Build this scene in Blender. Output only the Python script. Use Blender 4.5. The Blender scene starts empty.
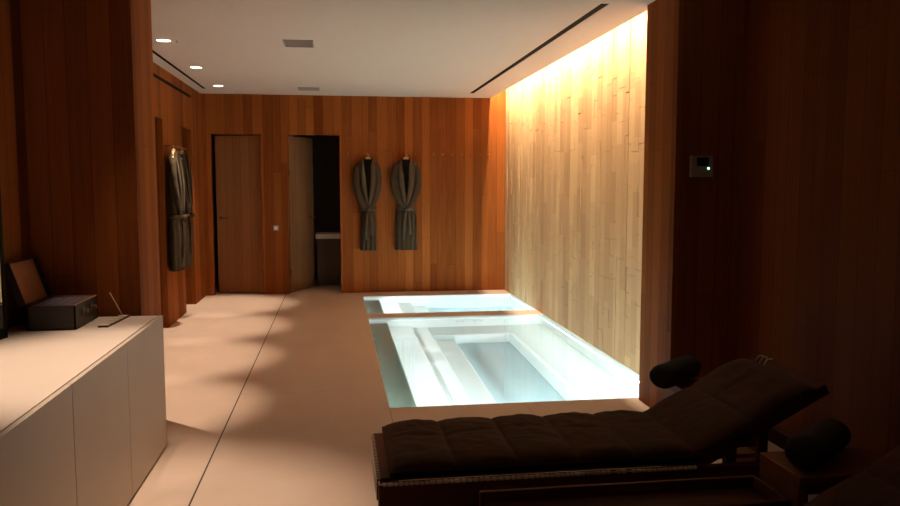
import bpy, bmesh, math, random
from mathutils import Vector, Matrix, noise
random.seed(7)
C = bpy.context.scene.collection
PI = math.pi

# ------------------------------------------------------------------ materials
def newmat(name):
    m = bpy.data.materials.new(name); m.use_nodes = True
    nt = m.node_tree
    b = nt.nodes['Principled BSDF']
    return m, nt, b

def plain(name, col, rough=.6, metal=0, bump=0, bscale=60, var=0, spec=.5, sheen=0):
    m, nt, b = newmat(name)
    N, L = nt.nodes, nt.links
    b.inputs['Base Color'].default_value = (*col, 1)
    b.inputs['Roughness'].default_value = rough
    b.inputs['Metallic'].default_value = metal
    b.inputs['Specular IOR Level'].default_value = spec
    if sheen: b.inputs['Sheen Weight'].default_value = sheen
    tc = N.new('ShaderNodeTexCoord')
    nz = N.new('ShaderNodeTexNoise'); nz.inputs['Scale'].default_value = bscale; nz.inputs['Detail'].default_value = 4
    L.new(tc.outputs['Object'], nz.inputs['Vector'])
    if var:
        mx = N.new('ShaderNodeMix'); mx.data_type = 'RGBA'
        mx.inputs['A'].default_value = (*[c*(1-var) for c in col], 1)
        mx.inputs['B'].default_value = (*[min(1, c*(1+var)) for c in col], 1)
        L.new(nz.outputs['Fac'], mx.inputs['Factor']); L.new(mx.outputs['Result'], b.inputs['Base Color'])
    if bump:
        bp = N.new('ShaderNodeBump'); bp.inputs['Strength'].default_value = bump; bp.inputs['Distance'].default_value = .003
        L.new(nz.outputs['Fac'], bp.inputs['Height']); L.new(bp.outputs['Normal'], b.inputs['Normal'])
    return m

def math_node(nt, op, a, b=None, c=None):
    n = nt.nodes.new('ShaderNodeMath'); n.operation = op
    for i, v in enumerate((a, b, c)):
        if v is None: continue
        if isinstance(v, (int, float)): n.inputs[i].default_value = v
        else: nt.links.new(v, n.inputs[i])
    return n.outputs[0]

def wood_planks(name, dark, light, width=.105, zlen=.9, groove=.55, rough=.55, tone=.85, breaks=True, grain=.35):
    """vertical boards of uneven width; works on walls along X and along Y"""
    m, nt, b = newmat(name)
    N, L = nt.nodes, nt.links
    geo = N.new('ShaderNodeNewGeometry')
    sep = N.new('ShaderNodeSeparateXYZ'); L.new(geo.outputs['Position'], sep.inputs[0])
    nsep = N.new('ShaderNodeSeparateXYZ'); L.new(geo.outputs['True Normal'], nsep.inputs[0])
    isx = math_node(nt, 'GREATER_THAN', math_node(nt, 'ABSOLUTE', nsep.outputs['X']), .5)
    u = N.new('ShaderNodeMix'); u.data_type = 'FLOAT'
    L.new(isx, u.inputs['Factor']); L.new(sep.outputs['X'], u.inputs['A']); L.new(math_node(nt, 'ADD', sep.outputs['Y'], 31.7), u.inputs['B'])
    us = math_node(nt, 'DIVIDE', u.outputs['Result'], width)
    v1 = N.new('ShaderNodeTexVoronoi'); v1.voronoi_dimensions = '1D'; v1.inputs['Scale'].default_value = 1; v1.inputs['Randomness'].default_value = .55
    L.new(us, v1.inputs['W'])
    v2 = N.new('ShaderNodeTexVoronoi'); v2.voronoi_dimensions = '1D'; v2.feature = 'DISTANCE_TO_EDGE'; v2.inputs['Scale'].default_value = 1; v2.inputs['Randomness'].default_value = .55
    L.new(us, v2.inputs['W'])
    cs = N.new('ShaderNodeSeparateColor'); L.new(v1.outputs['Color'], cs.inputs[0])
    # board breaks along the height
    zz = math_node(nt, 'ADD', math_node(nt, 'DIVIDE', sep.outputs['Z'], zlen), math_node(nt, 'MULTIPLY', cs.outputs['Green'], 13.3))
    zf = math_node(nt, 'FLOOR', zz)
    zfr = math_node(nt, 'FRACT', zz)
    wn = N.new('ShaderNodeTexWhiteNoise'); wn.noise_dimensions = '2D'
    cmb = N.new('ShaderNodeCombineXYZ'); L.new(math_node(nt, 'MULTIPLY', cs.outputs['Red'], 91.0), cmb.inputs[0]); L.new(zf, cmb.inputs[1])
    L.new(cmb.outputs[0], wn.inputs['Vector'])
    # grain
    gv = N.new('ShaderNodeCombineXYZ')
    L.new(math_node(nt, 'MULTIPLY', u.outputs['Result'], 60), gv.inputs[0])
    L.new(math_node(nt, 'MULTIPLY', sep.outputs['Z'], 2.2), gv.inputs[2])
    L.new(math_node(nt, 'MULTIPLY', wn.outputs['Value'] if breaks else cs.outputs['Blue'], 40), gv.inputs[1])
    gn = N.new('ShaderNodeTexNoise'); gn.inputs['Scale'].default_value = 1; gn.inputs['Detail'].default_value = 5; gn.inputs['Roughness'].default_value = .6
    L.new(gv.outputs[0], gn.inputs['Vector'])
    t = math_node(nt, 'ADD', math_node(nt, 'MULTIPLY', cs.outputs['Blue'], tone*(.5 if breaks else .8)), math_node(nt, 'MULTIPLY', wn.outputs['Value'], tone*.3 if breaks else 0.02))
    t = math_node(nt, 'ADD', t, math_node(nt, 'MULTIPLY', math_node(nt, 'SUBTRACT', gn.outputs['Fac'], .4), grain*2))
    mx = N.new('ShaderNodeMix'); mx.data_type = 'RGBA'; mx.clamp_factor = True
    mx.inputs['A'].default_value = (*dark, 1); mx.inputs['B'].default_value = (*light, 1)
    L.new(t, mx.inputs['Factor'])
    # groove darkening
    e = N.new('ShaderNodeMapRange'); e.inputs['From Min'].default_value = 0; e.inputs['From Max'].default_value = .035
    e.inputs['To Min'].default_value = 1-groove; e.inputs['To Max'].default_value = 1
    L.new(v2.outputs['Distance'], e.inputs['Value'])
    fac = e.outputs['Result']
    if breaks:
        e2 = N.new('ShaderNodeMapRange'); e2.inputs['From Max'].default_value = .006; e2.inputs['To Min'].default_value = .8; e2.inputs['To Max'].default_value = 1
        L.new(zfr, e2.inputs['Value']); fac = math_node(nt, 'MULTIPLY', fac, e2.outputs['Result'])
    mul = N.new('ShaderNodeMix'); mul.data_type = 'RGBA'; mul.blend_type = 'MULTIPLY'; mul.inputs['Factor'].default_value = 1
    L.new(mx.outputs['Result'], mul.inputs['A']); L.new(fac, mul.inputs['B'])
    L.new(mul.outputs['Result'], b.inputs['Base Color'])
    b.inputs['Roughness'].default_value = rough
    b.inputs['Specular IOR Level'].default_value = .02
    bp = N.new('ShaderNodeBump'); bp.inputs['Strength'].default_value = .35; bp.inputs['Distance'].default_value = .004
    h = math_node(nt, 'ADD', math_node(nt, 'MULTIPLY', fac, .6), math_node(nt, 'MULTIPLY', gn.outputs['Fac'], .5))
    L.new(h, bp.inputs['Height']); L.new(bp.outputs['Normal'], b.inputs['Normal'])
    return m

def wood_solid(name, dark, light, axis=0, rough=.6, spec=.12):
    m, nt, b = newmat(name)
    N, L = nt.nodes, nt.links
    tc = N.new('ShaderNodeTexCoord'); mp = N.new('ShaderNodeMapping')
    sc = [45, 45, 45]; sc[axis] = 3
    mp.inputs['Scale'].default_value = sc
    L.new(tc.outputs['Object'], mp.inputs[0])
    n = N.new('ShaderNodeTexNoise'); n.inputs['Scale'].default_value = 1; n.inputs['Detail'].default_value = 5
    L.new(mp.outputs[0], n.inputs['Vector'])
    r = N.new('ShaderNodeMix'); r.data_type = 'RGBA'; r.inputs['A'].default_value = (*dark, 1); r.inputs['B'].default_value = (*light, 1)
    L.new(n.outputs['Fac'], r.inputs['Factor']); L.new(r.outputs['Result'], b.inputs['Base Color'])
    b.inputs['Roughness'].default_value = rough; b.inputs['Specular IOR Level'].default_value = spec
    return m

def fabric(name, a, c, scale=320, bump=.5, sheen=.02):
    m, nt, b = newmat(name)
    N, L = nt.nodes, nt.links
    tc = N.new('ShaderNodeTexCoord')
    n = N.new('ShaderNodeTexNoise'); n.inputs['Scale'].default_value = 9; n.inputs['Detail'].default_value = 6
    w = N.new('ShaderNodeTexNoise'); w.inputs['Scale'].default_value = scale; w.inputs['Detail'].default_value = 1
    L.new(tc.outputs['Object'], n.inputs['Vector']); L.new(tc.outputs['Object'], w.inputs['Vector'])
    f = math_node(nt, 'ADD', math_node(nt, 'MULTIPLY', n.outputs['Fac'], .6), math_node(nt, 'MULTIPLY', w.outputs['Fac'], .4))
    r = N.new('ShaderNodeMix'); r.data_type = 'RGBA'; r.inputs['A'].default_value = (*a, 1); r.inputs['B'].default_value = (*c, 1)
    L.new(f, r.inputs['Factor']); L.new(r.outputs['Result'], b.inputs['Base Color'])
    b.inputs['Roughness'].default_value = .9; b.inputs['Specular IOR Level'].default_value = .15; b.inputs['Sheen Weight'].default_value = sheen
    bp = N.new('ShaderNodeBump'); bp.inputs['Strength'].default_value = bump; bp.inputs['Distance'].default_value = .002
    L.new(w.outputs['Fac'], bp.inputs['Height']); L.new(bp.outputs['Normal'], b.inputs['Normal'])
    return m

def emissive(name, col, s):
    m, nt, b = newmat(name)
    b.inputs['Base Color'].default_value = (*col, 1)
    b.inputs['Emission Color'].default_value = (*col, 1); b.inputs['Emission Strength'].default_value = s
    return m

def floor_mat():
    m, nt, b = newmat('pale stone floor')
    N, L = nt.nodes, nt.links
    geo = N.new('ShaderNodeNewGeometry'); sep = N.new('ShaderNodeSeparateXYZ'); L.new(geo.outputs['Position'], sep.inputs[0])
    n = N.new('ShaderNodeTexNoise'); n.inputs['Scale'].default_value = 2.5; n.inputs['Detail'].default_value = 8; n.inputs['Roughness'].default_value = .65
    L.new(geo.outputs['Position'], n.inputs['Vector'])
    r = N.new('ShaderNodeMix'); r.data_type = 'RGBA'; r.inputs['A'].default_value = (.59, .46, .38, 1); r.inputs['B'].default_value = (.71, .58, .495, 1)
    L.new(n.outputs['Fac'], r.inputs['Factor'])
    def line(axis, off, hw, depth):
        d = math_node(nt, 'ABSOLUTE', math_node(nt, 'SUBTRACT', sep.outputs[axis], off))
        return math_node(nt, 'MULTIPLY', math_node(nt, 'LESS_THAN', d, hw), depth)
    tot = line('X', -.679, .0042, .92)
    near = math_node(nt, 'LESS_THAN', sep.outputs['Y'], 4.94)
    tot = math_node(nt, 'MAXIMUM', tot, math_node(nt, 'MULTIPLY', near, math_node(nt, 'MAXIMUM', line('X', .322, .003, .4), line('X', 1.22, .003, .3))))
    right = math_node(nt, 'GREATER_THAN', sep.outputs['X'], -.679)
    for y in (1.7, 5.42, 8.53):
        tot = math_node(nt, 'MAXIMUM', tot, math_node(nt, 'MULTIPLY', right, line('Y', y, .003, .28)))
    k = math_node(nt, 'SUBTRACT', 1, tot)
    mul = N.new('ShaderNodeMix'); mul.data_type = 'RGBA'; mul.blend_type = 'MULTIPLY'; mul.inputs['Factor'].default_value = 1
    L.new(r.outputs['Result'], mul.inputs['A']); L.new(k, mul.inputs['B']); L.new(mul.outputs['Result'], b.inputs['Base Color'])
    b.inputs['Roughness'].default_value = .55; b.inputs['Specular IOR Level'].default_value = .35
    return m

def water_mat():
    m, nt, b = newmat('clear pool water')
    N, L = nt.nodes, nt.links
    N.remove(b); out = N['Material Output']
    g = N.new('ShaderNodeBsdfGlass'); g.inputs['IOR'].default_value = 1.33; g.inputs['Roughness'].default_value = 0; g.inputs['Color'].default_value = (.93, .99, .98, 1)
    n = N.new('ShaderNodeTexNoise'); n.inputs['Scale'].default_value = 3.5; n.inputs['Detail'].default_value = 1
    geo = N.new('ShaderNodeNewGeometry'); L.new(geo.outputs['Position'], n.inputs['Vector'])
    bp = N.new('ShaderNodeBump'); bp.inputs['Strength'].default_value = .12; bp.inputs['Distance'].default_value = .01
    L.new(n.outputs['Fac'], bp.inputs['Height']); L.new(bp.outputs['Normal'], g.inputs['Normal'])
    L.new(g.outputs[0], out.inputs['Surface'])
    return m

M = dict(
    wall=wood_planks('cedar wall boards', (.115, .028, .006), (.33, .102, .023), .115, 2.9, groove=.45, tone=1.0),
    plank=wood_planks('split cedar cladding', (.36, .205, .10), (.62, .41, .22), .125, .42, groove=.12, tone=1.1, grain=.14, breaks=True),
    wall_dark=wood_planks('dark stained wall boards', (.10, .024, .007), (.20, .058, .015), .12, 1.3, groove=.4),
    door=wood_planks('door boards', (.19, .072, .024), (.33, .145, .055), .11, 5, groove=.4, breaks=False),
    doorgrey=wood_planks('open door boards', (.15, .072, .03), (.27, .135, .06), .11, 5, groove=.4, breaks=False),
    ceiling=plain('plaster ceiling', (.76, .66, .565), .9, bump=.15, bscale=14, var=.03, spec=.1),
    floor=floor_mat(),
    counter=plain('pale stone composite', (.60, .52, .465), .5, bump=.05, bscale=200, var=.04, spec=.35),
    front=plain('stone composite fronts', (.47, .40, .335), .5, bump=.05, bscale=200, var=.04, spec=.3),
    black=plain('matt black', (.003, .0026, .0022), .7, spec=.1),
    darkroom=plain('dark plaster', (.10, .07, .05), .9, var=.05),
    white=plain('white enamel', (.75, .73, .7), .3),
    vent=plain('grey grille paint', (.38, .33, .29), .6),
    metal=plain('brushed steel', (.55, .52, .48), .35, 1),
    brass=plain('dark bronze', (.16, .10, .06), .4, .8),
    teak=wood_solid('dark teak', (.060, .020, .010), (.16, .055, .025), 0),
    stool=wood_solid('reddish cedar', (.13, .045, .02), (.26, .10, .04), 2),
    bench=wood_solid('brown bench timber', (.07, .03, .016), (.15, .06, .03), 0),
    peg=wood_solid('peg timber', (.20, .07, .025), (.34, .13, .05), 1),
    hanger=wood_solid('pale hanger beech', (.55, .38, .22), (.75, .55, .34), 0),
    robe=fabric('charcoal olive waffle cotton', (.024, .0145, .007), (.070, .047, .025), 260, .8),
    robe_shade=fabric('robe neck shade', (.008, .007, .005), (.022, .018, .013), 260, .6),  # darker copy of the robe cotton, paints the shade inside the neck
    trimr=fabric('robe collar cotton', (.040, .026, .014), (.098, .068, .038), 260, .8),
    cushion=fabric('dark brown canvas', (.045, .019, .010), (.105, .049, .026), 400, .4),
    roll=fabric('charcoal terry towelling', (.026, .022, .017), (.06, .052, .042), 300, 1),
    cord=plain('pale woven cord', (.66, .58, .47), .7, bump=.5, bscale=300),
    leather=plain('worn black lacquered wood', (.02, .011, .008), .45, bump=.3, bscale=30, var=.4),
    lining=plain('orange brown paper lining', (.35, .13, .045), .8, var=.25, bscale=18),
    packet=plain('violet grey paper', (.30, .25, .32), .7, var=.6, bscale=60),
    tile=plain('ivory tile', (.72, .62, .50), .4),
    screen=plain('black lcd glass', (.006, .005, .005), .12),
    plastic=plain('grey white plastic', (.28, .24, .20), .5),
    led=emissive('green indicator', (.35, 1, .6), 6),
    lamp=emissive('downlight lens', (1, .86, .66), 9),
    ledstrip=emissive('cool white strip', (.85, 1, .97), 3),
    step_glow=emissive('step glow disc', (1, .98, .94), 1.4),  # unused glow for the light patches on the pool step
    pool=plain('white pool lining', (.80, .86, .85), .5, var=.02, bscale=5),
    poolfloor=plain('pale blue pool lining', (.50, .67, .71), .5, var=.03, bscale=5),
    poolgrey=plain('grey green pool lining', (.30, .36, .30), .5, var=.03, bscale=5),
    water=water_mat(),
)
mm, nt_, b_ = newmat('mirror glass')
b_.inputs['Base Color'].default_value = (.8, .85, .75, 1); b_.inputs['Metallic'].default_value = 1; b_.inputs['Roughness'].default_value = .03
M['mirror'] = mm

# ------------------------------------------------------------------ mesh helpers
def link(name, bm, mat, parent=None, smooth=False):
    me = bpy.data.meshes.new(name)
    if len(bm.faces) > 1: bmesh.ops.recalc_face_normals(bm, faces=bm.faces)
    bm.to_mesh(me); bm.free()
    for mt in (mat if isinstance(mat, (list, tuple)) else [mat]): me.materials.append(mt)
    if smooth:
        for p in me.polygons: p.use_smooth = True
    o = bpy.data.objects.new(name, me); C.objects.link(o)
    if parent: o.parent = parent
    return o

def box(bm, x0, x1, y0, y1, z0, z1, bev=0, mat=None, mi=0):
    r = bmesh.ops.create_cube(bm, size=1)
    vs = r['verts']
    for v in vs:
        v.co = Vector((x0+(v.co.x+.5)*(x1-x0), y0+(v.co.y+.5)*(y1-y0), z0+(v.co.z+.5)*(z1-z0)))
        if mat is not None: v.co = mat @ v.co
    fs = {f for v in vs for f in v.link_faces}
    for f in fs: f.material_index = mi
    if bev:
        es = list({e for v in vs for e in v.link_edges})
        bmesh.ops.bevel(bm, geom=es, offset=bev, segments=2, profile=.5, affect='EDGES')

def B(*boxes, bev=0, mat=None):
    bm = bmesh.new()
    for b in boxes: box(bm, *b, bev=bev, mat=mat)
    return bm

def tube(bm, pts, rad, seg=10, flat=1.0, cap=True, up=Vector((0, 0, 1))):
    """swept tube with radius per point"""
    pts = [Vector(p) for p in pts]
    if not isinstance(rad, (list, tuple)): rad = [rad]*len(pts)
    rings = []
    for i, p in enumerate(pts):
        d = (pts[min(i+1, len(pts)-1)] - pts[max(i-1, 0)]).normalized()
        a = d.cross(up)
        if a.length < 1e-3: a = d.cross(Vector((0, 1, 0)))
        a.normalize(); b = a.cross(d).normalized()
        rings.append([bm.verts.new(p + (a*math.cos(t)+b*math.sin(t)*flat)*rad[i]) for t in [2*PI*k/seg for k in range(seg)]])
    for r0, r1 in zip(rings, rings[1:]):
        for k in range(seg):
            bm.faces.new((r0[k], r0[(k+1) % seg], r1[(k+1) % seg], r1[k]))
    if cap:
        bm.faces.new(rings[0]); bm.faces.new(rings[-1][::-1])

def lathe(bm, prof, cx=0, cy=0, cz=0, seg=24, mat=None):
    rings = []
    for r, z in prof:
        rings.append([bm.verts.new(Vector((cx+r*math.cos(2*PI*k/seg), cy+r*math.sin(2*PI*k/seg), cz+z))) for k in range(seg)])
    for r0, r1 in zip(rings, rings[1:]):
        for k in range(seg): bm.faces.new((r0[k], r0[(k+1) % seg], r1[(k+1) % seg], r1[k]))
    bm.faces.new(rings[0]); bm.faces.new(rings[-1][::-1])
    if mat is not None:
        for r in rings:
            for v in r: v.co = mat @ v.co

def tag(o, label, cat, group=None, kind=None):
    o['label'] = label; o['category'] = cat
    if group: o['group'] = group
    if kind: o['kind'] = kind
    return o
def thing(name, loc=(0, 0, 0), rotz=0, label='', cat='', group=None):
    o = bpy.data.objects.new(name, None); C.objects.link(o); o.location = loc; o.rotation_euler = (0, 0, rotz)
    o.empty_display_size = .1
    return tag(o, label, cat, group)
def struct(name, bm, mat, label=None):
    o = link(name, bm, mat); o['kind'] = 'structure'
    if label: o['label'] = label; o['category'] = name.split('_')[0]
    return o
def dup(root, loc, rotz, label, group=None):
    r = root.copy(); C.objects.link(r); r.location = loc; r.rotation_euler = (0, 0, rotz); r['label'] = label
    if group: r['group'] = group
    for ch in list(root.children):
        c = ch.copy(); C.objects.link(c); c.parent = r
        for g in list(ch.children):
            d = g.copy(); C.objects.link(d); d.parent = c
    return r

# ------------------------------------------------------------------ dimensions
XL, XR, YB, ZC = -1.70, 2.28, 10.4, 2.60       # pool room
PY0, PY1 = 4.42, 4.90                          # portal thickness
JL, JR = -1.07, 2.00
XLS, XRS = -1.62, 2.41                         # foreground side walls
XS = 2.06                                      # edge of the cove in the ceiling
YF = -1.6                                      # wall behind the camera
PX0, PX1 = .32, 2.27
P2 = (4.95, 8.38); P1 = (8.66, 10.02)
T = .12

# ------------------------------------------------------------------ room shell
# floor pieces around the two sunken pools
F0 = -.25
struct('floor', B(
    (-2.7, PX0, YF, YB+1.6, F0, 0), (PX0, 3.0, YF, P2[0], F0, 0),
    (PX0, 3.0, P2[1]+.02, P1[0], F0, 0), (PX0, 3.0, P1[1], YB+1.6, F0, 0),
    (PX1+.0, 3.0, P2[0], P1[1], F0, 0)), M['floor'])

# ceiling: flat slab with an open cove along the right wall and two slots
cz0, cz1 = ZC, ZC+.06
sl = dict(l=(-1.59, -1.55), r=(1.69, 1.745))
cb = [(XLS-.9, XRS+.4, YF, 4.9, cz0, cz1)]
cb += [(XL-.9, sl['l'][0], 4.9, YB+1.6, cz0, cz1), (sl['l'][1], sl['r'][0], 4.9, YB+1.6, cz0, cz1), (sl['r'][1], XS, 4.9, YB+1.6, cz0, cz1)]
for k in 'lr': cb.append((sl[k][0], sl[k][1], 9.9, YB+1.6, cz0, cz1))
cb += [(XL-.9, XR+.4, 4.9, YB+1.6, ZC+.30, ZC+.36)]
cb += [(XS-.02, XS, 4.9, YB, ZC+.06, ZC+.30)]
struct('ceiling', B(*cb), M['ceiling'])
# back wall with two doorways
D1 = (-1.60, -.965); D2 = (-.63, .045); DH = 2.09
struct('wall_back', B((XL-.2, D1[0], YB, YB+.1, 0, ZC), (D1[0], D1[1], YB, YB+.1, DH, ZC), (D1[1], D2[0], YB, YB+.1, 0, ZC),
                      (D2[0], D2[1], YB, YB+.1, DH, ZC), (D2[1], XR+.2, YB, YB+.1, 0, ZC+.3)), M['wall'])
# left wall with two openings
O1, O2 = (7.5, 8.11), (9.05, 9.66)
SZ = (2.462, 2.50)
lw = []
for a, b_ in ((4.9, O1[0]), (O1[1], O2[0]), (O2[1], YB)): lw.append((XL-.15, XL, a, b_, 0, SZ[0]))
for a, b_ in (O1, O2): lw.append((XL-.15, XL, a, b_, 2.09, SZ[0]))
lw += [(XL-.15, XL, 4.9, YB, SZ[1], ZC), (XL-.15, XL, 9.72, YB, SZ[0], SZ[1]), (XL-.15, XL-.03, 4.9, 9.72, SZ[0], SZ[1])]
struct('wall_left', B(*lw), M['wall'])
# right wall : individual split staves of differing thickness, broken at random heights
bm = bmesh.new()
y = P2[0]-.15; rng = random.Random(3)
while y < YB:
    w = rng.choice((.07, .085, .10, .12, .14)); y1 = min(y+w, YB)
    base = rng.uniform(-.006, .009)
    z = 0; z1 = rng.uniform(.15, .9)
    while z < ZC+.3:
        z1 = min(z1, ZC+.3)
        box(bm, XR-.002-max(.001, base*.35+rng.uniform(-.0022, .0022)+.008), XR+.02, y, y1-.0008, z+.0012, z1-.0012)
        z = z1; z1 = z+rng.choice((.14, .2, .27, .33, .42, .55))
    y = y1
box(bm, XR, XR+.1, P2[0]-.15, YB, 0, ZC+.3)
struct('wall_right', bm, M['plank'])
# portal piers and foreground walls
struct('wall_left_pier', B((XLS-.6, JL, PY0, PY1, 0, ZC)), M['wall'])
struct('wall_right_pier', B((JR, XRS+.4, PY0, PY1, 0, ZC)), M['wall'])
struct('wall_left_front', B((XLS-.12, XLS, YF, PY0, 0, ZC)), M['wall'])
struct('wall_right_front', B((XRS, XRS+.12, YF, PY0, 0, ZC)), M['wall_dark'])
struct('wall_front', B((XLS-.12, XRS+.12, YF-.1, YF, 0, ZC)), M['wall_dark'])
# dark rooms beyond the openings
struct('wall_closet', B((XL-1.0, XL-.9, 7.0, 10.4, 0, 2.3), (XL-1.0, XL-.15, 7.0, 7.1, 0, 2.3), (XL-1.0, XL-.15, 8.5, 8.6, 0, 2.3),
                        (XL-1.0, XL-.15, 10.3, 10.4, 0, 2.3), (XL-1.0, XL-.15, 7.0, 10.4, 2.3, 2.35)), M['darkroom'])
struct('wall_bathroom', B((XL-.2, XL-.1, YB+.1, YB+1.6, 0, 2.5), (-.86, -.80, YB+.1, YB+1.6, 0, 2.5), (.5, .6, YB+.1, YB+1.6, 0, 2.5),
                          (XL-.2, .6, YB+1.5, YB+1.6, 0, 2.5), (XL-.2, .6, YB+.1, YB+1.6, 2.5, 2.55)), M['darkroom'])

# doors
def door(name, x, y, w, ang, mat, hinge_right, label):
    o = bpy.data.objects.new(name, None); C.objects.link(o); o.location = (x, y, 0); o.rotation_euler = (0, 0, ang)
    o['kind'] = 'structure'; o['label'] = label; o['category'] = 'door'
    s = -1 if hinge_right else 1
    a, b2 = sorted((0, s*w))
    link('door_leaf', B((a, b2, 0, .04, .012, DH-.012), bev=.002), mat, o)
    hx = s*(w-.06)
    bm = bmesh.new(); tube(bm, [(hx, 0, 1.0), (hx, -.045, 1.0), (hx-s*.02, -.05, 1.0), (hx-s*.12, -.05, 1.0)], .008, 10); 
    lathe(bm, [(.02, 0), (.02, .006)], 0, 0, 0, 16, Matrix.Translation((hx, 0, 1.0)) @ Matrix.Rotation(PI/2, 4, 'X'))
    link('door_handle', bm, M['brass'], o, True)
    for z in (.25, .78, 1.55):
        bm = bmesh.new(); tube(bm, [(s*.004, -.012, z), (s*.004, -.012, z+.07)], .008, 8)
        link('hinge', bm, M['brass'], o, True)
    return o
door('door_1', D1[1]-.004, YB+.055, .62, math.radians(-14), M['door'], True, 'wooden door left slightly ajar in the left back doorway')
door('door_2', D2[0]+.012, YB+.05, .63, math.radians(62), M['doorgrey'], False, 'wooden door swung far open into the dark room at the back')

# washstand seen in the dark doorway
t = thing('washstand', (0, 0, 0), 0, 'pale washstand ledge in the dark room behind the open door', 'washstand')
link('basin_top', B((-.30, .48, 11.05, 11.5, .68, .75), bev=.008), M['white'], t)
link('cabinet', B((-.28, .46, 11.10, 11.5, .02, .68), bev=.003), M['darkroom'], t)
bm = bmesh.new(); tube(bm, [(.1, 11.42, .75), (.1, 11.42, .90), (.1, 11.38, .94), (.1, 11.30, .93)], .012, 8)
link('tap', bm, M['metal'], t, True)

# ------------------------------------------------------------------ pools
WZ = -.02
def pool(name, y0, y1, label, steps, floor_z, bench=None, basin=None, hide_left=-.2):
    t = thing(name, (PX0, y0, 0), 0, label, 'pool')
    o = lambda n, bm, m: link(n, bm, m, t)
    def loc(bm):
        for v in bm.verts: v.co -= Vector((PX0, y0, 0))
        return bm
    zf = floor_z
    bz = bench if bench is not None else zf
    walls = [(PX0-.04, PX0+.004, y0, y1, zf, -.003), (PX1-.004, PX1+.04, y0, y1, zf, -.003), (PX0-.04, PX1+.04, y0-.04, y0+.004, zf, -.003), (PX0-.04, PX1+.04, y1-.004, y1+.02, zf, -.003)]
    o('pool_wall', loc(B(*walls)), M['pool'])
    o('pool_floor', loc(B((PX0, PX1, y0, y1, zf-.03, zf))), M['poolfloor'])
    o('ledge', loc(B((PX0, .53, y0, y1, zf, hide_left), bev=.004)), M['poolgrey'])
    for i, (a, b2, z, ya, yb) in enumerate(steps):
        o('step', loc(B((a, b2, ya, yb, zf, z), bev=.012)), M['pool'])
    if basin:
        bx0, bx1, by0, by1 = basin
        o('bench', loc(B((bx1, PX1, y0, y1, zf, bench), (steps[1][1], bx1, by1, y1, zf, bench), (steps[1][1], bx1, y0, by0, zf, bench), bev=.008)), M['poolbench'])
        # white coping strip along the deep basin edge
        o('basin_edge', loc(B((bx1-.012, bx1+.035, by0, by1, bench-.38, bench+.006), (bx0, bx1, by1-.012, by1+.03, bench-.38, bench+.006), bev=.004)), M['pool'])
    o('water', loc(grid_plane(PX0, PX1, y0, y1, WZ)), M['water'])
    # pale rim frame
    return t
def grid_plane(x0, x1, y0, y1, z):
    bm = bmesh.new(); vs = [bm.verts.new(p) for p in ((x0, y0, z), (x1, y0, z), (x1, y1, z), (x0, y1, z))]; bm.faces.new(vs); return bm
M['poolbench'] = plain('grey white pool lining', (.60, .68, .66), .5, var=.03, bscale=5)
pa = pool('sunken_pool', P2[0], P2[1], 'large glowing sunken pool with white steps, nearest the lounger',
          [(.53, .79, -.42, P2[0], P2[1]), (.79, .97, -.5, P2[0], P2[1]), (.97, 1.20, -.72, 5.2, 7.93)],
          -.90, bench=-.5, basin=(1.20, 1.80, 5.2, 7.93), hide_left=-.22)
for k, x in enumerate((1.30, 1.36, 1.50, 1.57)):
    bm = bmesh.new(); lathe(bm, [(.016, 0), (.016, .01), (.009, .014)], 0, 0, 0, 14, Matrix.Translation((x-PX0, P2[1]-P2[0], -.22)) @ Matrix.Rotation(PI/2, 4, 'X'))
    link('nozzle', bm, M['metal'], pa, True)
pool('sunken_pool', P1[0], P1[1], 'smaller glowing sunken pool with white steps at the back wall',
     [(.51, .77, -.33, P1[0], P1[1]), (.77, .95, -.5, P1[0], P1[1]), (.95, 1.13, -.68, P1[0], P1[1])], -.9, hide_left=-.2)

# ------------------------------------------------------------------ ceiling items
def downlight(x, y, label):
    t = thing('ceiling_downlight', (x, y, ZC), 0, label, 'light', 'recessed downlights in the ceiling')
    bm = bmesh.new(); lathe(bm, [(.056, 0), (.056, -.004), (.064, -.004), (.064, 0)], seg=32); link('trim_ring', bm, M['white'], t, True)
    bm = bmesh.new(); lathe(bm, [(.052, -.001), (.052, -.003), (.03, -.004)], seg=32); link('lens', bm, M['lamp'], t, True)
    return t
for y, lb in ((6.63, 'round glowing recessed downlight nearest the camera, beside a tiny sensor'), (8.09, 'round glowing recessed downlight, middle of the row of three'), (9.56, 'round glowing recessed downlight nearest the back wall')):
    downlight(-1.36, y, lb)
bm = bmesh.new(); lathe(bm, [(.006, 0), (.012, -.004), (.012, -.008), (.004, -.012)], -1.262, 6.66, ZC, 14)
tag(link('ceiling_sensor', bm, M['white'], None, True), 'tiny pale round sensor on the ceiling beside the nearest downlight', 'sensor')
def vent(x0, x1, y0, y1, label):
    t = thing('ceiling_vent', ((x0+x1)/2, (y0+y1)/2, ZC), 0, label, 'vent', 'ceiling vents')
    w, d = (x1-x0)/2, (y1-y0)/2
    link('frame', B((-w, w, -d, -d+.012, -.006, 0), (-w, w, d-.012, d, -.006, 0), (-w, -w+.012, -d, d, -.006, 0), (w-.012, w, -d, d, -.006, 0)), M['vent'], t)
    link('grille', B(*[(-w+.01, w-.01, -d+.012+k*.022, -d+.024+k*.022, -.005, -.001) for k in range(int((2*d-.024)/.022))], (-w+.01, w-.01, -d+.01, d-.01, -.0015, -.0005)), M['vent'], t)
vent(-.415, -.172, 6.46, 6.77, 'grey rectangular vent in the middle of the ceiling')
vent(-.445, -.19, 9.56, 9.84, 'small pale vent in the ceiling near the back wall')
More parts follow.
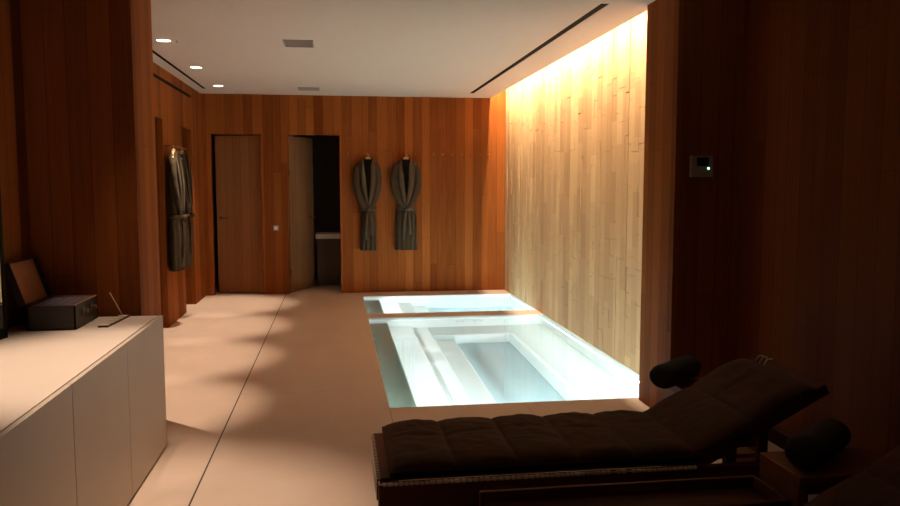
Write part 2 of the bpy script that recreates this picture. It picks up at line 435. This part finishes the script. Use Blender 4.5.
for nm, bx, lb in (('slot_diffuser', (sl['l'][0]+.0005, sl['l'][1]-.0005, 4.91, 9.899, ZC+.003, ZC+.055), 'thin black linear slot in the ceiling beside the left wall'),
                   ('slot_diffuser', (sl['r'][0]+.0005, sl['r'][1]-.0005, 4.91, 9.899, ZC+.003, ZC+.055), 'long black linear slot in the ceiling beside the lit right wall'),
                   ('slot_diffuser', (XL-.029, XL-.012, 4.95, 9.719, SZ[0]+.001, SZ[1]-.001), 'thin black linear slot high in the left wooden wall')):
    tag(link(nm, B(bx), M['black']), lb, 'vent')

# ------------------------------------------------------------------ wall fittings
pegx = [348, 358, 367.5, 377, 386.5, 396, 405.5, 415, 424.5, 434, 443.5, 453, 463, 472.4, 481.5, 490.5]
ordw = ['leftmost', 'second', 'third', 'fourth', 'fifth', 'sixth', 'seventh', 'eighth', 'ninth', 'tenth', 'eleventh', 'twelfth', 'thirteenth', 'fourteenth', 'fifteenth', 'rightmost']
peg_me = None
for i, u in enumerate(pegx):
    x = .154 + (u-348)/(490.5-348)*(2.030-.154)
    lb = f'small wooden coat peg on the back wall, {ordw[i]}' + ('' if i in (0, 15) else ' from the left') + (', holding a robe hanger' if i in (2, 6) else '')
    if peg_me is None:
        bm = bmesh.new(); tube(bm, [(0, 0, 0), (0, -.035, .005), (0, -.055, .012), (0, -.068, .016)], [.007, .0075, .010, .008], 10)
        o = link('coat_peg', bm, M['peg'], None, True); peg_me = o.data
    else:
        o = bpy.data.objects.new('coat_peg', peg_me); C.objects.link(o)
    o.location = (x, YB, 1.835); tag(o, lb, 'peg', 'wooden coat pegs on the back wall')
PEG3 = .154 + (367.5-348)/(142.5)*1.876; PEG7 = .154 + (405.5-348)/142.5*1.876

t = thing('light_switch', (-.793, YB, .875), 0, 'small pale square light switch between the two back doors', 'switch')
link('plate', B((-.035, .035, -.008, 0, -.035, .035), bev=.002), M['plastic'], t)
link('rocker', B((-.02, .02, -.012, -.008, -.02, .02), bev=.001), M['white'], t)

t = thing('thermostat', (2.161, PY0, 1.555), 0, 'square pale wall thermostat with dark screen and green light', 'thermostat')
link('housing', B((-.071, .071, -.02, 0, -.064, .064), bev=.003), M['plastic'], t)
link('screen', B((-.034, .040, -.0225, -.0195, .0, .052)), M['screen'], t)
bm = bmesh.new(); lathe(bm, [(.0055, 0), (.0055, .003)], 0, 0, 0, 14, Matrix.Translation((.040, -.0195, -.012)) @ Matrix.Rotation(PI/2, 4, 'X'))
link('indicator_light', bm, M['led'], t, True)

# coat rail on left wall
t = thing('coat_rail', (XL, 8.55, 1.835), 0, 'thin wooden coat rail on the left wall between the openings', 'rail')
bm = bmesh.new(); tube(bm, [(.06, -.42, 0), (.06, .42, 0)], .009, 10); link('bar', bm, M['peg'], t, True)
for s in (-.36, .36):
    bm = bmesh.new(); tube(bm, [(0, s, 0), (.06, s, 0)], .008, 8); link('bracket', bm, M['peg'], t, True)

# ------------------------------------------------------------------ hangers and robes  (local: x across, -y out of the wall, z down from 0)
def make_hanger(label):
    t = thing('coat_hanger', (0, 0, 0), 0, label, 'hanger')
    bm = bmesh.new()
    hk = [(0, 0, -.055)] + [(.018*math.sin(a), 0, -.022+.018*-math.cos(a)) for a in [PI*.05*k for k in range(1, 26)]]
    tube(bm, hk, .0028, 6, up=Vector((0, 1, 0))); link('hook', bm, M['metal'], t, True)
    bm = bmesh.new()
    pts = []
    for k in range(-10, 11):
        s = k/10; pts.append((s*.118, -.012*abs(s), -.055-.080*abs(s)**1.1))
    tube(bm, pts, [.012+.010*(1-abs(k/10)) for k in range(-10, 11)], 10, up=Vector((0, 1, 0)))
    link('shoulder_bar', bm, M['hanger'], t, True)
    bm = bmesh.new(); tube(bm, [(-.10, 0, -.125), (.10, 0, -.125)], .006, 8, up=Vector((0, 1, 0))); link('lower_bar', bm, M['hanger'], t, True)
    return t

def make_robe(label, half_skirt=.13, seed=0, wide=1.0, side=0):
    rg = random.Random(seed)
    t = thing('bathrobe', (0, 0, 0), 0, label, 'robe', 'hanging bathrobes')
    prof = [(-.040, .045, .026), (-.052, .075, .03), (-.08, .118, .036), (-.12, .150, .042), (-.20, .160, .046), (-.33, .155, .05), (-.42, .145, .052), (-.5, .130, .052),
            (-.58, .115, .05), (-.64, .105, .046), (-.68, .102, .044), (-.73, half_skirt*.9, .048), (-.82, half_skirt, .054), (-.95, half_skirt*1.02, .058), (-1.1, half_skirt*1.03, .06), (-1.235, half_skirt*1.05, .06), (-1.24, half_skirt*.98, .05)]
    bm = bmesh.new(); rings = []; seg = 64
    ph = rg.uniform(0, 6)
    # resample profile
    fine = []
    for (z0, w0, d0), (z1, w1, d1) in zip(prof, prof[1:]):
        n = max(1, int(abs(z1-z0)/.03))
        for k in range(n): f = k/n; fine.append((z0+(z1-z0)*f, w0+(w1-w0)*f, d0+(d1-d0)*f))
    fine.append(prof[-1])
    for z, w, d in fine:
        ring = []
        fold = min(1, max(0, (-z-.60)/.25)); up = min(1, max(0, (-z-.2)/.2))*(1-fold)
        for k in range(seg):
            a = 2*PI*k/seg
            x = w*math.copysign(abs(math.cos(a))**.8, math.cos(a)) if abs(math.cos(a)) > 1e-6 else 0
            yy = d*math.sin(a)
            f = .011*fold*math.sin(x*95*(1-.1*z)+ph+1.5*math.sin(z*2.5)) + .005*up*math.sin(x*60+z*25*math.copysign(1, x)+ph)
            n = noise.noise(Vector((x*9+seed*5, z*5, a)))*.008
            ring.append(bm.verts.new((x*wide, -.062+yy+(f+n)*(1 if math.sin(a) < 0 else .3), z)))
        rings.append(ring)
    for r0, r1 in zip(rings, rings[1:]):
        for k in range(seg): bm.faces.new((r0[k], r0[(k+1) % seg], r1[(k+1) % seg], r1[k]))
    bm.faces.new(rings[-1]); bm.faces.new(rings[0])
    link('body_panel', bm, M['robe'], t, True)
    # sleeves: hang from shoulder, elbows out, cuffs tucked in the belt
    for s in (-1, 1):
        bm = bmesh.new()
        ctrl = [(.118, -.058, -.105, .036), (.146, -.068, -.17, .045), (.158, -.080, -.27, .047), (.155, -.092, -.38, .047), (.132, -.105, -.48, .047), (.095, -.112, -.57, .045), (.05, -.116, -.64, .040), (.02, -.112, -.672, .032)]
        pts, rad = [], []
        for (a, b2) in zip(ctrl, ctrl[1:]):
            for k in range(4):
                f = k/4; p = [a[i]+(b2[i]-a[i])*f for i in range(4)]
                asy = .84 if (s > 0 and seed == 1) or (s < 0 and seed == 9) else 1
                pts.append((s*p[0]*wide*asy, p[1], p[2])); rad.append(p[3]*(1+.05*math.sin(len(pts)*1.3+seed)))
        pts.append((s*ctrl[-1][0], ctrl[-1][1], ctrl[-1][2])); rad.append(ctrl[-1][3])
        tube(bm, pts, rad, 16, flat=.62, up=Vector((0, 1, 0)))
        link('sleeve', bm, M['robe'], t, True)
    # dark sheet painting the shade inside the neck opening, then shawl collar
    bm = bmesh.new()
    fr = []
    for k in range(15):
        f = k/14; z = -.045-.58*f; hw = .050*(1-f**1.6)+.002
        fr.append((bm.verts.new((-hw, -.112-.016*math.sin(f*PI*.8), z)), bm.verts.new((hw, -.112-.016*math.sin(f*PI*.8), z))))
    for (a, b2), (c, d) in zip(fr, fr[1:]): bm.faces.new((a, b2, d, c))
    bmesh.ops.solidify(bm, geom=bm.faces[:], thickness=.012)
    link('neck_shade', bm, M['robe_shade'], t, True)
    for s in (-1, 1):
        bm = bmesh.new(); pts, rad = [], []
        for k in range(22):
            f = k/21
            x = s*(.050*(1-f**2.2)+.022*math.sin(f*PI))
            pts.append((x, -.088-.045*math.sin(min(1, f*1.4)*PI/2)-(.010 if s > 0 else 0), -.025-.63*f)); rad.append(.016+.016*math.sin(min(1, f*1.05)*PI)**.7 if f < .93 else .015)
        tube(bm, pts, rad, 12, flat=.32, up=Vector((0, 1, 0)))
        link('shawl_collar', bm, M['trimr'], t, True)
    # belt
    bm = bmesh.new()
    n = 40; W = .110*wide
    bp = [(W*math.cos(2*PI*k/n), -.064+.066*math.sin(2*PI*k/n), -.695+.004*math.sin(k)) for k in range(n+1)]
    rr = []
    for p in bp:
        rr.append([bm.verts.new((p[0]*q, -.064+(p[1]+.064)*q, p[2]+dz)) for q, dz in ((1, -.022), (1.06, -.018), (1.06, .018), (1, .022))])
    for r0, r1 in zip(rr, rr[1:]):
        for k in range(4): bm.faces.new((r0[k], r0[(k+1) % 4], r1[(k+1) % 4], r1[k]))
    tube(bm, [(-.03, -.135, -.69), (0, -.150, -.70), (.032, -.135, -.695)], [.018, .027, .018], 10)
    for s, l, x1 in ((-1, .40, -.035), (1, .34, .040)):
        tube(bm, [(s*.008, -.140, -.71), (x1*.6, -.148, -.78), (x1, -.142, -.90), (x1*1.1, -.138, -.70-l)], [.015, .02, .019, .018], 8, flat=.35, up=Vector((0, 1, 0)))
    link('belt', bm, M['trimr'], t, True)
    return t

h0 = make_hanger('pale wooden hanger holding the left robe on the back wall'); h0.location = (PEG3, YB-.070, 1.845)
r0 = make_robe('dark charcoal belted bathrobe on the back wall, nearer the open door', .105, 1); r0.location = (PEG3, YB-.012, 1.815)
h1 = dup(h0, (PEG7, YB-.070, 1.845), 0, 'pale wooden hanger holding the right robe on the back wall')
r1 = make_robe('dark charcoal belted bathrobe on the back wall, the right one with wider skirt', .142, 5); r1.location = (PEG7, YB-.012, 1.815)
# local -y must face +x on the left wall -> rotate +90 deg
h2 = dup(h0, (XL+.074, 8.22, 1.842), PI/2, 'pale wooden hanger on the left wall rail, nearer the camera')
h3 = dup(h0, (XL+.074, 8.66, 1.842), PI/2, 'pale wooden hanger on the left wall rail, farther from the camera')
r2 = make_robe('grey belted bathrobe on the left wall rail, nearer the camera', .14, 9); r2.location = (XL+.014, 8.22, 1.812); r2.rotation_euler = (0, 0, PI/2)
r3 = make_robe('grey belted bathrobe on the left wall rail, farther from the camera', .13, 13); r3.location = (XL+.014, 8.66, 1.812); r3.rotation_euler = (0, 0, PI/2)

# ------------------------------------------------------------------ counter
t = thing('low_cabinet', (-1.28, 2.5, 0), 0, 'long pale stone cabinet with flush handleless doors along the left wall', 'cabinet')
def L_(bm, o=t):
    for v in bm.verts: v.co -= Vector(o.location)
    return bm
CX = -.947; CYE = 4.375; CZ = .737
link('worktop', L_(B((XLS+.002, CX-.026, .3, CYE-.005, CZ-.02, CZ), bev=.0015)), M['counter'], t)
link('carcass', L_(B((XLS+.002, CX-.030, .3, CYE-.022, .06, CZ-.022))), M['black'], t)
link('end_panel', L_(B((XLS+.002, CX-.026, CYE-.02, CYE, .015, CZ-.021), bev=.001)), M['counter'], t)
link('plinth', L_(B((XLS+.01, CX-.09, .3, CYE-.07, 0, .06))), M['black'], t)
js = [.68, 1.42, 2.16, 2.897, 3.638, CYE]
for a, b2 in zip(js, js[1:]):
    link('door', L_(B((CX-.020, CX, a+.0025, b2-.0025 if b2 < CYE else b2, .015, CZ), bev=.0015)), M['front'], t)

# mirror leaning on the left wall above the cabinet
t = thing('framed_mirror', (-1.575, 3.63, CZ), -math.radians(11), 'black framed mirror standing on the pale cabinet at the left edge', 'mirror')
Rm = Matrix.Translation((0, 0, .002))
y0, y1, zt = -.21, .21, .97
link('frame', B((-.008, .010, y0, y1, 0, .045), (-.008, .010, y0, y1, zt-.03, zt), (-.008, .010, y0, y0+.02, 0, zt), (-.008, .010, y1-.018, y1, 0, zt), (-.008, -.002, y0, y1, 0, zt)), M['black'], t)
link('mirror_glass', B((-.001, .006, y0+.02, y1-.018, .045, zt-.03)), M['mirror'], t)

# storage box with open lid
t = thing('wooden_case', (-1.385, 4.165, CZ), 0, 'open dark lacquered case with raised lid on the pale cabinet', 'case')
w, d, h, th = .112, .178, .12, .009
link('case_body', B((-w, w, -d, d, 0, th), (-w, w, -d, -d+th, 0, h), (-w, w, d-th, d, 0, h), (-w, -w+th, -d, d, 0, h), (w-th, w, -d, d, 0, h), bev=.0015), M['leather'], t)
link('edge_trim', B((w-th-.001, w+.001, -d, d, h, h+.003), (-w, w, d-th, d+.001, h, h+.003)), M['lining'], t)
Rl = Matrix.Translation((-w, 0, h+.004)) @ Matrix.Rotation(math.radians(-108), 4, 'Y')
lid = link('lid', B((0, 2*w, -d, d, .03, .036), (0, 2*w, -d, -d+.007, 0, .03), (0, 2*w, d-.007, d, 0, .03), (2*w-.007, 2*w, -d, d, 0, .03), (0, .007, -d, d, 0, .03), mat=Rl), M['leather'], t)
link('lid_lining', B((.008, 2*w-.008, -d+.008, d-.008, .022, .0295), mat=Rl), M['lining'], lid)
for yy in (-.07, .06):
    bm = B((w, w+.008, yy-.016, yy+.016, .062, .098), bev=.002); 
    lathe(bm, [(.006, 0), (.006, .012), (.011, .014), (.011, .022), (.004, .024)], 0, 0, 0, 14, Matrix.Translation((w+.006, yy, .078)) @ Matrix.Rotation(PI/2, 4, 'Y'))
    link('latch', bm, M['brass'], t)
cx, cy = -1.385, 4.165
pk = None
for i in range(4):
    for j in range(7):
        if pk is None:
            pk = link('paper_packet', B((-.021, .021, -.018, .018, 0, .104), (-.023, .023, -.004, .004, .104, .112), bev=.003), M['packet']); o = pk
        else:
            o = pk.copy(); C.objects.link(o)
        o.location = (cx-.073+i*.0485, cy-.140+j*.0465, CZ+.0095); o.rotation_euler = (0, 0, random.uniform(-.05, .05))
        tag(o, 'one of the small violet grey packets filling the open case', 'packet', 'paper packets in the open case')

# tile strip and stick
t = thing('incense_tray', (-1.15, 4.20, CZ), math.radians(-4), 'narrow dark tray with ivory squares beside the open case', 'tray')
link('tray_base', B((-.026, .026, -.165, .165, 0, .008), bev=.002), M['leather'], t)
for k in range(5):
    link('ivory_tile', B((-.022, .022, -.158+k*.064, -.158+k*.064+.042, .008, .012), bev=.001), M['tile'], t)
bm = bmesh.new(); tube(bm, [(-1.139, 4.31, CZ+.0125), (-1.152, 4.298, CZ+.05), (-1.186, 4.26, CZ+.145)], .0028, 6)
tag(link('incense_stick', bm, M['hanger'], None, True), 'thin pale stick standing slanted in the narrow tray', 'stick')

# ------------------------------------------------------------------ loungers
def make_lounger(label):
    t = thing('sun_lounger', (0, 0, 0), 0, label, 'lounger', 'wooden loungers')
    W = .275            # half width (y), x from 0 (foot) to hinge then back
    HX = 1.20; FT = .39; ang = math.radians(28); BL = .565
    for s in (-1, 1):
        link('side_rail', B((.0, 1.80, s*W-.02, s*W+.02, FT-.15, FT-.015), bev=.006), M['teak'], t)
    link('foot_rail', B((-.0, .05, -W+.02, W-.02, FT-.085, FT-.015), bev=.006), M['teak'], t)
    link('head_rail', B((1.76, 1.80, -W+.02, W-.02, FT-.085, FT-.015), bev=.006), M['teak'], t)
    for x in (.06, 1.62):
        for s in (-1, 1):
            link('leg', B((x, x+.055, s*W-.018, s*W+.018, 0, FT-.15), bev=.005), M['teak'], t)
    # woven seat deck with cord wraps over the rails
    bm = bmesh.new(); box(bm, .01, HX, -W+.015, W-.015, FT-.014, FT-.004)
    link('seat_deck', bm, M['teak'], t)
    bm = bmesh.new()
    k = 0; x = .015
    rg = random.Random(2)
    for s in (-1, 1): box(bm, 0, HX, s*(W+.016)-.003, s*(W+.016)+.003, FT-.0165, FT-.0135)
    box(bm, 0, .006, -W-.018, W+.018, FT-.0165, FT-.0135)
    while x < HX:
        L = rg.choice((.012, .014, .019))
        if rg.random() > .08:
            for s in (-1, 1):
                y_ = s*(W+.0165)
                box(bm, x, x+L, y_-.0065, y_+.0065, FT-.020, FT-.0095+rg.uniform(-.0015, .001), bev=.0015)
        x += L+.0055
    y = -W+.02
    while y < W-.02:
        box(bm, -.006, .054, y, y+.011, FT-.088, FT-.006, bev=.002, mi=1); y += .0165
    link('woven_cord', bm, [M['cord'], M['teak']], t)
    # adjustable back frame
    Rb = Matrix.Translation((HX, 0, FT-.01)) @ Matrix.Rotation(-ang, 4, 'Y')
    bk = link('back_frame', B((-.03, BL+.06, -W+.022, -W+.062, -.05, -.005), (-.03, BL+.06, W-.062, W-.022, -.05, -.005), (BL+.02, BL+.06, -W+.06, W-.06, -.045, -.01), (0, .04, -W+.06, W-.06, -.045, -.01), bev=.006, mat=Rb), M['teak'], t)
    bm = bmesh.new()
    for k in range(12): box(bm, .05+k*.046, .085+k*.046, -W+.06, W-.06, -.03, -.012, mat=Rb)
    link('back_slats', bm, M['teak'], bk)
    bm = bmesh.new()
    for yy in (.13, .17, .20): 
        tube(bm, [Rb @ Vector((BL+.02, yy, .0)), Rb @ Vector((BL+.05, yy+.01, .012)), Rb @ Vector((BL+.075, yy+.02, -.004))], .003, 6)
    link('cord_tie', bm, M['cord'], bk, True)
    for s in (-1, 1):
        bm = bmesh.new(); box(bm, 1.52, 1.56, s*(W-.10)-.012, s*(W-.10)+.012, FT-.05, FT+.115, bev=.003); link('prop', bm, M['teak'], t)
    # quilted cushion
    segs = [0, .235, .47, .70, .93, 1.165, 1.44, 1.725]
    nx, ny = 260, 60
    def path(s):
        r = .10; s0 = HX-.045
        if s <= s0: return Vector((s+.045, FT)), Vector((0, 1))
        a = min(1, (s-s0)/.08)*ang
        n = 8; x = s0+.045; z = FT; ds = (s-s0)/n
        for k in range(n):
            aa = min(1, ((k+.5)*ds)/.08)*ang; x += math.cos(aa)*ds; z += math.sin(aa)*ds
        return Vector((x, z)), Vector((-math.sin(a), math.cos(a)))
    S = segs[-1]; CWd = W-.005
    bm = bmesh.new(); top, bot = [], []
    for i in range(nx+1):
        s = S*i/nx; p, nrm = path(s)
        for a, b2 in zip(segs, segs[1:]):
            if a <= s <= b2+1e-6: break
        q = (s-a)/(b2-a)
        puff = max(0, math.sin(PI*q))**.30
        seam = (.62+.38*puff) if (a > 0 or q > .5) and (b2 < S or q < .5) else (.0+1.0*max(0, math.sin(PI*q))**.30)
        rt, rb = [], []
        for j in range(ny+1):
            v = -1+2*j/ny
            ed = max(0, 1-abs(v)**7)**.5
            wv = CWd*(1+.012*math.sin(q*PI))*v
            crease = .006*math.exp(-((v-.15+.12*math.sin(s*9))/.07)**2)*puff
            wr = .006*noise.noise(Vector((s*9, v*4, 3)))+.004*noise.noise(Vector((s*26, v*9, 1)))
            hgt = .062*seam*(.30+.70*ed) - crease + wr*puff*ed
            P = p + nrm*(hgt+.004)
            rt.append(bm.verts.new((P.x, wv, P.y)))
            P = p + nrm*(.003 + (.02*(1-ed)))
            rb.append(bm.verts.new((P.x, wv*(.985), P.y)))
        top.append(rt); bot.append(rb)
    for i in range(nx):
        for j in range(ny):
            bm.faces.new((top[i][j], top[i+1][j], top[i+1][j+1], top[i][j+1]))
            bm.faces.new((bot[i][j], bot[i][j+1], bot[i+1][j+1], bot[i+1][j]))
        bm.faces.new((top[i][0], bot[i][0], bot[i+1][0], top[i+1][0])); bm.faces.new((top[i][ny], top[i+1][ny], bot[i+1][ny], bot[i][ny]))
    for j in range(ny):
        bm.faces.new((top[0][j], top[0][j+1], bot[0][j+1], bot[0][j])); bm.faces.new((top[nx][j], bot[nx][j], bot[nx][j+1], top[nx][j+1]))
    cu = link('cushion', bm, M['cushion'], t, True)
    bm = bmesh.new()
    for s in (-1, 1):
        pts = []
        for i in range(8, nx-6, 3):
            p, nrm = path(S*i/nx); P = p+nrm*.022; pts.append((P.x, s*(CWd*.995), P.y))
        tube(bm, pts, .005, 6)
    link('piping', bm, M['cushion'], cu, True)
    return t
l0 = make_lounger('dark wooden lounger with brown quilted cushion lying beside the large pool'); l0.location = (.135, 3.0, 0)
l1 = dup(l0, (.205, 1.93, 0), 0, 'dark wooden lounger with brown cushion cut off at bottom right, nearest the camera')

# stools with rolled towels
def make_stool(label):
    t = thing('side_stool', (0, 0, 0), 0, label, 'stool', 'box stools by the lounger heads')
    link('stool_top', B((-.20, .20, -.125, .125, .455, .485), bev=.004), M['stool'], t)
    for s in (-1, 1): link('side_panel', B((s*.185-.015, s*.185+.015, -.12, .12, 0, .455), bev=.003), M['stool'], t)
    link('shelf', B((-.17, .17, -.115, .115, .15, .17)), M['stool'], t)
    return t
s0 = make_stool('reddish wooden box stool between the two loungers'); s0.location = (1.70, 2.42, 0)
s1 = dup(s0, (1.80, 3.48, 0), 0, 'wooden box stool behind the lounger beside the right pier')
def make_roll(label):
    bm = bmesh.new(); n = 40; seg = 36; L = .34
    rings = []
    for i in range(n+1):
        f = i/n; x = (f-.5)*L; e = abs(2*f-1)
        r = .062*(1-e**12*.35)*(1+.02*math.sin(f*14))
        rings.append([bm.verts.new((x, r*math.cos(a)*(1.05+.03*math.sin(3*a)), .060+r*math.sin(a)*.93+.003*noise.noise(Vector((x*12, math.cos(a)*2, math.sin(a)*2))))) for a in [2*PI*k/seg for k in range(seg)]])
    for r0_, r1_ in zip(rings, rings[1:]):
        for k in range(seg): bm.faces.new((r0_[k], r0_[(k+1) % seg], r1_[(k+1) % seg], r1_[k]))
    bm.faces.new(rings[0]); bm.faces.new(rings[-1])
    t = thing('rolled_towel', (0, 0, 0), 0, label, 'towel', 'rolled towels')
    link('roll', bm, M['roll'], t, True)
    for s in (-1, 1):
        bm = bmesh.new()
        sp = [(s*(L/2+.001), (.008+.0065*a)*math.cos(a), .06+(.008+.0065*a)*math.sin(a)*.93) for a in [k*.4 for k in range(18)]]
        tube(bm, sp, .004, 6, up=Vector((1, 0, 0)))
        link('spiral_edge', bm, M['roll'], t, True)
    return t
w0 = make_roll('dark rolled towel on the reddish stool between the loungers'); w0.location = (1.66, 2.44, .486); w0.rotation_euler = (0, 0, math.radians(38))
w1 = dup(w0, (1.615, 3.50, .486), math.radians(40), 'dark rolled towel behind the raised lounger back, by the right pier')

# low bench between the loungers
t = thing('low_bench', (.93, 2.42, 0), 0, 'low brown tray-topped bench at the bottom edge between the loungers', 'bench')
link('bench_top', B((-.44, .52, -.10, .10, .352, .365), bev=.003), M['bench'], t)
link('rim', B((-.46, .55, .10, .118, .345, .405), (-.46, .55, -.118, -.10, .345, .405), (.535, .55, -.10, .10, .345, .405), bev=.003), M['teak'], t)
for s in (-1, 1):
    bm = bmesh.new()
    for sx, dx in ((-.455, -.11), (.50, .0)):
        vs = []
        for z, o_ in ((.35, 0), (0, dx*1.6)):
            vs.append([bm.verts.new((sx+o_+a, s*.109+b2, z)) for a, b2 in ((0, -.009), (.045, -.009), (.045, .009), (0, .009))])
        for k in range(4): bm.faces.new((vs[0][k], vs[0][(k+1) % 4], vs[1][(k+1) % 4], vs[1][k]))
        bm.faces.new(vs[0]); bm.faces.new(vs[1])
    link('leg_pair', bm, M['bench'], t)

# ------------------------------------------------------------------ lights
def light(kind, name, loc, energy, col, **kw):
    d = bpy.data.lights.new(name, kind); d.energy = energy; d.color = col
    rot = kw.pop('rot', (0, 0, 0))
    for k, v in kw.items(): setattr(d, k, v)
    o = bpy.data.objects.new(name, d); C.objects.link(o); o.location = loc; o.rotation_euler = rot
    return o
WARM = (1, .74, .53)
for y in (5.17, 6.63, 8.09, 9.56):
    light('SPOT', 'downlight_beam', (-1.36, y, ZC-.012), 215, WARM, spot_size=math.radians(42.5), spot_blend=.7, shadow_soft_size=.02)
light('SPOT', 'downlight_beam', (-.88, 3.22, ZC-.012), 215, WARM, spot_size=math.radians(57), spot_blend=.75, shadow_soft_size=.02)
light('SPOT', 'downlight_beam', (-1.10, 4.2, ZC-.012), 40, WARM, spot_size=math.radians(27), spot_blend=.6, shadow_soft_size=.02)
# cove light over right wall
light('AREA', 'cove_strip', (2.069, 7.66, ZC+.20), 175, (1, .76, .50), shape='RECTANGLE', size=.012, size_y=5.4)
for y in (9.9, 9.1, 7.0):
    light('SPOT', 'cove_spot', (2.07, y, ZC+.17), 12, (1, .78, .5), spot_size=math.radians(110), spot_blend=.8, shadow_soft_size=.008)
for p in ((.87, 7.32), (.86, 6.68)):  # added unseen spots under water, standing in for downlight beams on the step
    light('SPOT', 'added_step_spot', (p[0], p[1], -.06), 12.0, (1, .97, .92), spot_size=math.radians(34), spot_blend=.7, shadow_soft_size=.01)
# pool lamps, under the water along the near side and below the left ledge
COOL = (.91, .985, 1)
for (y0, y1) in (P2, P1):
    light('AREA', 'pool_lamp', ((.6+PX1)/2, y0+.012, -.17), 36 if y0 < 6 else 20, COOL, rot=(PI/2*.8, 0, 0), shape='RECTANGLE', size=1.55, size_y=.10)
    light('AREA', 'pool_lamp', (.54, (y0+y1)/2, -.12), 16 if y0 < 6 else 12, COOL, rot=(0, -PI/2*.85, 0), shape='RECTANGLE', size=.10, size_y=(y1-y0)*.92)
    light('AREA', 'pool_lamp', (PX1-.016, (y0+y1)/2, -.13), 20 if y0 < 6 else 11, COOL, rot=(0, PI/2*.85, 0), shape='RECTANGLE', size=.08, size_y=(y1-y0)*.95)

w = bpy.data.worlds.new('World'); bpy.context.scene.world = w; w.use_nodes = True
w.node_tree.nodes['Background'].inputs[0].default_value = (1, .6, .4, 1); w.node_tree.nodes['Background'].inputs[1].default_value = .0

# ------------------------------------------------------------------ camera
cam = bpy.data.cameras.new('camera'); co = bpy.data.objects.new('camera', cam); C.objects.link(co)
cam.sensor_fit = 'HORIZONTAL'; cam.sensor_width = 36; cam.lens = 777/900*36; cam.clip_start = .02
yaw = math.atan(113/777); pitch = math.atan(69/777)
co.location = (0, 0, 1.45); co.rotation_euler = (PI/2-pitch, 0, -yaw)
bpy.context.scene.camera = co
sc = bpy.context.scene
sc.view_settings.view_transform = 'Standard'; sc.view_settings.look = 'None'; sc.view_settings.exposure = .13; sc.view_settings.gamma = 1
sc.cycles.use_denoising = True; sc.cycles.max_bounces = 14; sc.cycles.diffuse_bounces = 8; sc.cycles.transmission_bounces = 8; sc.cycles.caustics_refractive = True; sc.cycles.caustics_reflective = False; sc.cycles.sample_clamp_indirect = 4
